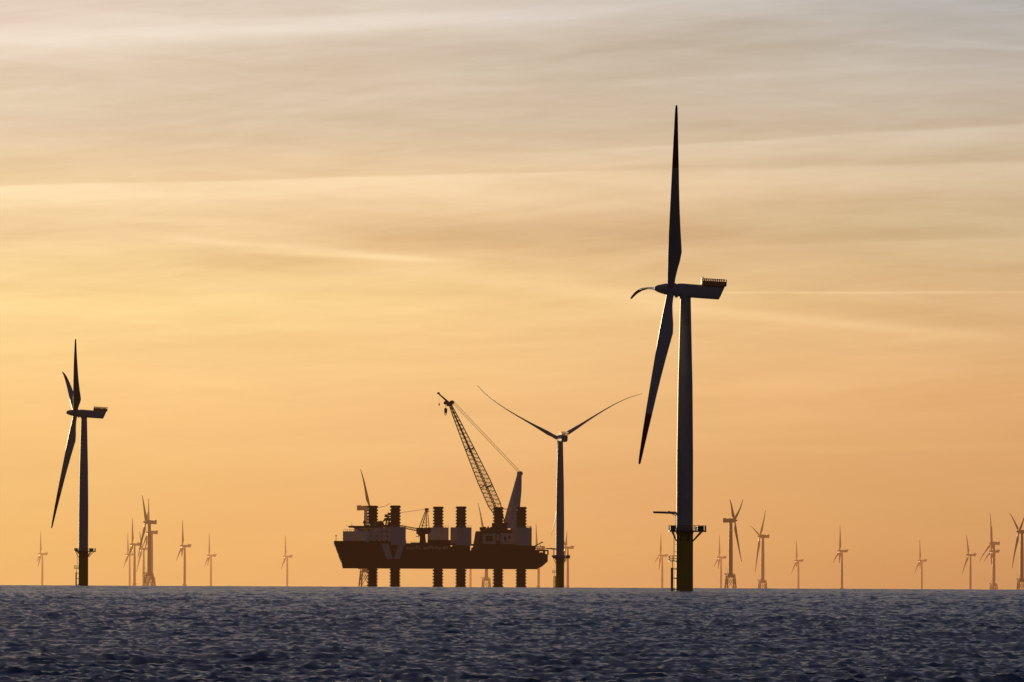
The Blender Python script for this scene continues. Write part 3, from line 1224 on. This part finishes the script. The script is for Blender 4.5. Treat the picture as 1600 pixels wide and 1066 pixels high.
# lattice boom
bf = Vector((U(783.5, CV), CV, Z(813)))
bt = Vector((U(701.5, CV), CV, Z(630)))
ax = (bt - bf).normalized()
vy = Vector((0, 1, 0))
pz = ax.cross(vy).normalized()
def bsec(f):
    c = bf.lerp(bt, f)
    if f < .14:
        k = .35 + .65 * f / .14
    elif f > .35:
        k = ((1.06 - f) / .71) ** .72
    else:
        k = 1
    kw = max(k, .55) if f < .14 else k
    a, b = 4.1 * kw, 2.35 * k
    return [c + vy * (sy * a) + pz * (sz * b) for sy, sz in ((-1, -1), (1, -1), (1, 1), (-1, 1))]
mb = MB()
N = 56
S_ = [bsec(i / N) for i in range(N + 1)]
for i in range(N):
    for j in range(4):
        mb.tube(S_[i][j], S_[i + 1][j], .31, .31, 6, cap=False)
        k = (j + 1) % 4
        if i % 2:
            mb.tube(S_[i][j], S_[i + 1][k], .085, .085, 4, cap=False)
        else:
            mb.tube(S_[i][k], S_[i + 1][j], .085, .085, 4, cap=False)
        if i % 2 == 0:
            mb.tube(S_[i][j], S_[i][k], .12, .12, 4, cap=False)
for f in (.30, .62):
    c4 = bsec(f)
    mb.tube(c4[1], c4[2], .5, .5, 6)
    mb.tube(c4[0], c4[3], .4, .4, 6)
hd = bt + ax * .5
mb.box(tuple(hd + Vector((0, 0, -.3))), (2.8, 2.6, 2.8), .2)
mb.tube(hd, (U(683, CV), CV, Z(613)), .75, .40, 8)
mb.tube(hd + Vector((1.2, 0, -1.2)), (U(693.5, CV), CV, Z(622)), .4, .4, 6)
mb.tube((U(683.5, CV), CV - .6, Z(613)), (U(683.5, CV), CV + .6, Z(613)), .7, .7, 10)
mb.tube((U(704.5, CV), CV - 1, Z(627)), (U(704.5, CV), CV + 1, Z(627)), 1.2, 1.2, 12)
mb.tube((U(695, CV), CV - 1, Z(628)), (U(695, CV), CV + 1, Z(628)), 1.1, 1.1, 12)
mb.tube(S_[34][1], S_[34][1] + Vector((0, .8, 0)), .9, .9, 8)
build('boom', mb, CR, [SM('dark')])
mb = MB()
for y in (-1.7, 1.7):
    for o in (-.25, .25):
        mb.tube((U(705, CV), CV + y, Z(626.5) + o + .5), (apx + .2, mv_ + y, Z(736) + o), .075, .075, 5)
mb.tube((U(695, CV), CV, Z(628)), (U(695, CV), CV, Z(636)), .13, .13, 5)
mb.tube((U(684.6, CV), CV, Z(613)), (U(684.6, CV), CV, Z(629)), .045, .045, 5)
build('rope', mb, CR, [SM('steel')])
mb = MB()
hu = U(694.8, CV)
mb.lathe([(.5, Z(644.5)), (1.0, Z(643)), (1.05, Z(637.5)), (.5, Z(636))], 12, (hu, CV))
for i in range(7):
    t0, t1 = PI * (-.1 + i * .2), PI * (-.1 + (i + 1) * .2)
    mb.tube((hu + .6 * math.cos(t0) * 1.1, CV, Z(645.3) - .7 * math.sin(t0)), (hu + .66 * math.cos(t1), CV, Z(645.3) - .7 * math.sin(t1)), .2, .2, 6)
build('hook_block', mb, CR, [SM('dark')])
mb = MB()
mb.lathe([(.2, Z(632.5)), (.5, Z(631.5)), (.45, Z(629.2)), (.15, Z(628.8))], 10, (U(684.6, CV), CV))
build('auxiliary_hook', mb, CR, [SM('dark')])

# stern: side house under the aft jack house, gallery, small davit
mb = MB()
mb.box((LEGU[2] - .5, 12, (DECK + Z(851)) / 2), (16.5, 13.6, Z(851) - DECK))
mb.box((U(829, 17), 12, DECK + .8), (3.0, 10, 3.0))
build('aft_side_house', mb, SHIP, [SM('hull')])
mb = MB()
g0, g1 = U(834, 18.6), U(857, 18.6)
zt_, zb_ = Z(858.6), 20.6
for s in (-18.3, 18.3):
    mb.box(((g0 + g1) / 2, s, zt_), (g0 - g1, .5, .9))
    for k in range(5):
        if k != 2 or s < 0:
            mb.box((g1 + .3 + (g0 - g1 - .6) * k / 4, s, (zt_ + zb_) / 2), (.75, .5, zt_ - zb_))
mb.box((g1 + .3, 0, zt_), (.5, 36.4, .9))
for k in range(7):
    mb.box((g1 + .3, -18 + 6 * k, (zt_ + zb_) / 2), (.5, .5, zt_ - zb_))
mb.loft([[(g0 - 1, 17.9, 20.5), (g0 - 1, 18.9, 20.5), (g0 - 1, 18.9, 21.2), (g0 - 1, 17.9, 21.2)],
         [((g0 + g1) / 2, 17.9, 20.5), ((g0 + g1) / 2, 18.9, 20.5), ((g0 + g1) / 2, 18.9, 22.3), ((g0 + g1) / 2, 17.9, 22.3)],
         [(g1 + 1, 17.9, 20.5), (g1 + 1, 18.9, 20.5), (g1 + 1, 18.9, 20.9), (g1 + 1, 17.9, 20.9)]])
build('stern_gallery', mb, SHIP, [SM('dark')])
mb = MB()
mb.tube((U(827.5, 16), 16, Z(856)), (U(847, 16), 16, Z(845.5)), .45, .3, 6)
mb.tube((U(830, 16), 16, Z(851)), (U(834, 16), 16, DECK), .25, .25, 6)
mb.box((U(846.5, 16), 16, Z(845.7)), (1.2, .8, .7))
mb.tube((U(838, 14), 14, Z(852.3)), (U(851, 14), 14, Z(852.3)), .16, .16, 5)
for k in range(5):
    mb.tube((U(839 + 2.6 * k, 14), 14, Z(851.6)), (U(840.5 + 2.5 * k, 14), 14, Z(857.5)), .16, .16, 5)
mb.tube((U(843, 14), 14, Z(850)), (U(847, 14), 14, Z(853.5)), .2, .2, 5)
mb.tube((U(824, 16), 16, Z(824)), (U(824, 16), 16, Z(819.5)), .14, .1, 5)
mb.tube((U(828, 14), 14, Z(824)), (U(828, 14), 14, Z(821)), .5, .4, 6)
build('stern_davit', mb, SHIP, [SM('dark')])
mb = MB()                                      # small mast at the front of the aft deckhouse
mx = U(752.5, 6)
mb.tube((mx, 6, DECK + 1), (mx - .3, 6, Z(824)), .35, .22, 6)
mb.tube((mx - 2.4, 6, Z(829)), (mx + .8, 6, Z(833)), .25, .25, 6)
mb.tube((mx - 2.6, 6, Z(828)), (mx + .3, 6, Z(824.5)), .2, .2, 6)
mb.box((mx + .6, 6, Z(845)), (2.0, 1.4, 1.2))
mb.box((mx + 1.0, 6, Z(851)), (3.2, 1.8, .8))
build('ladder_mast', mb, SHIP, [SM('dark')])

# ------------------------------------------------------------------ sea: one curved sheet, real waves
WAVES = []
wrng = np.random.default_rng(3)
wind = math.radians(-72)             # travelling mostly towards the camera
for i in range(72):
    lam = 0.22 * (4.5 / 0.22) ** ((i + wrng.random()) / 72)
    k = 2 * PI / lam
    spread = 0.7 if lam < 6 else 0.45
    th = wind + wrng.normal() * spread
    amp = 0.0090 * lam if lam < 0.8 else 0.0090 * 0.8 * (lam / 0.8) ** .2
    WAVES.append((k * math.cos(th), k * math.sin(th), amp * (0.6 + .8 * wrng.random()), wrng.random() * 2 * PI))


for lam, a, th in ((6, .018, wind - .6), (9, .026, wind + .5), (14, .036, wind - .35), (23, .05, wind + .3), (31, .06, wind - .1)):
    WAVES.append((2 * PI / lam * math.cos(th), 2 * PI / lam * math.sin(th), a, lam * 1.7))


def rows():
    r = [6.0, 20, 50, 90, 140, 190, 230, 260, 275]
    x = 285.0
    while x < 9000:
        r.append(x)
        x += max(0.36, 0.0013 * x)
    while x < 40000:
        r.append(x)
        x *= 1.12
    return np.array(r)


rr = rows()
az_f = np.linspace(-math.radians(3.15), math.radians(3.15), 900)
az_r = math.radians(3.15) + np.cumsum(np.geomspace(math.radians(.05), math.radians(16), 34))
az_r = az_r[az_r < PI - .05]
azs_ = np.concatenate([-az_r[::-1], az_f, az_r, [PI]])
na, nr = len(azs_), len(rr)
RR, AA = np.meshgrid(rr, azs_, indexing='ij')
X = RR * np.sin(AA)
Y = RR * np.cos(AA)
Zh = np.zeros_like(X)
DX = np.zeros_like(X)
DY = np.zeros_like(X)
dr = np.gradient(rr)[:, None]
da = np.abs(np.gradient(azs_))[None, :] * RR
for kx, ky, a, ph in WAVES:
    kk = math.hypot(kx, ky)
    lam = 2 * PI / kk
    fade = np.clip(1.5 - da / lam * 2.0, 0, 1) * np.clip(2.6 - dr / lam * .9, .6, 1)
    p = kx * X + ky * Y + ph
    s = np.sin(p)
    c = np.cos(p)
    Zh += a * fade * s
    near = np.clip(1.2 - dr / lam * 2, 0, 1) * fade
    DX -= a * near * c * kx / kk * .8
    DY -= a * near * c * ky / kk * .8
Zh = Zh + .8 * Zh * np.abs(Zh)
gust = 1.0 + .25 * np.sin(X * .011 + Y * .004) * np.sin(Y * .007 - X * .003 + 1.0)
Zh *= gust
Zc = -(X * X + Y * Y) / (2 * R_EARTH) + Zh
co = np.stack([X + DX, Y + DY, Zc], axis=-1).reshape(-1, 3)
co = np.vstack([co, [[0, 0, 0]]]).astype(np.float32)
ii, jj = np.meshgrid(np.arange(nr - 1), np.arange(na), indexing='ij')
j2 = (jj + 1) % na
quads = np.stack([ii * na + jj, (ii + 1) * na + jj, (ii + 1) * na + j2, ii * na + j2], axis=-1).reshape(-1, 4)[:, ::-1]
jt = np.arange(na)
tris = np.stack([np.full(na, nr * na), (jt + 1) % na, jt], axis=-1)
me = bpy.data.meshes.new('sea')
me.vertices.add(len(co))
me.vertices.foreach_set('co', co.ravel())
nq, nt_ = len(quads), len(tris)
me.loops.add(nq * 4 + nt_ * 3)
me.loops.foreach_set('vertex_index', np.concatenate([quads.ravel(), tris.ravel()]).astype(np.int32))
me.polygons.add(nq + nt_)
starts = np.concatenate([np.arange(nq) * 4, nq * 4 + np.arange(nt_) * 3]).astype(np.int32)
me.polygons.foreach_set('loop_start', starts)
me.update(calc_edges=True)
me.polygons.foreach_set('use_smooth', np.ones(nq + nt_, dtype=bool))
me.update()
if me.polygons[nq // 2].normal.z < 0:
    me.flip_normals()
sea = bpy.data.objects.new('sea', me)
COL.objects.link(sea)
sea['kind'] = 'structure'
sea['label'] = 'choppy dark blue sea reaching to the horizon'
m = bpy.data.materials.new('sea_water')
m.use_nodes = True
T = NT(m.node_tree)
geo = T.node('ShaderNodeNewGeometry')
mp = T.node('ShaderNodeMapping')
mp.inputs['Scale'].default_value = (1.0, 1.6, 1.0)
mp.inputs['Rotation'].default_value = (0, 0, math.radians(18))
T.link(geo.outputs['Position'], mp.inputs[0])
n1 = T.noise(mp.outputs[0], 3.4, 5, 0.65, 0.4)
n2 = T.noise(mp.outputs[0], 0.11, 3, 0.5, 0.2)
bump = T.node('ShaderNodeBump')
n3 = T.noise(mp.outputs[0], 0.018, 4, 0.6, 0.6)
T.put(bump.inputs['Strength'], T.sstep(n3, 0.30, 0.62) * 0.45 + 0.55)
bump.inputs['Distance'].default_value = 0.28
T.put(bump.inputs['Height'], n1)
bs = T.node('ShaderNodeBsdfPrincipled')
T.put(bs.inputs['Base Color'], T.mix(n2, (0.006, 0.015, 0.034, 1), (0.010, 0.020, 0.044, 1)))
bs.inputs['Roughness'].default_value = 0.14
bs.inputs['IOR'].default_value = 1.333
T.link(bump.outputs[0], bs.inputs['Normal'])
o = T.node('ShaderNodeOutputMaterial')
T.link(bs.outputs[0], o.inputs[0])
me.materials.append(m)
print('sea verts', len(co))

# ------------------------------------------------------------------ render settings
sc.view_settings.view_transform = 'Standard'
sc.view_settings.look = 'None'
sc.view_settings.exposure = 0
sc.view_settings.gamma = 1
sc.cycles.max_bounces = 4
sc.cycles.diffuse_bounces = 2
sc.cycles.glossy_bounces = 3
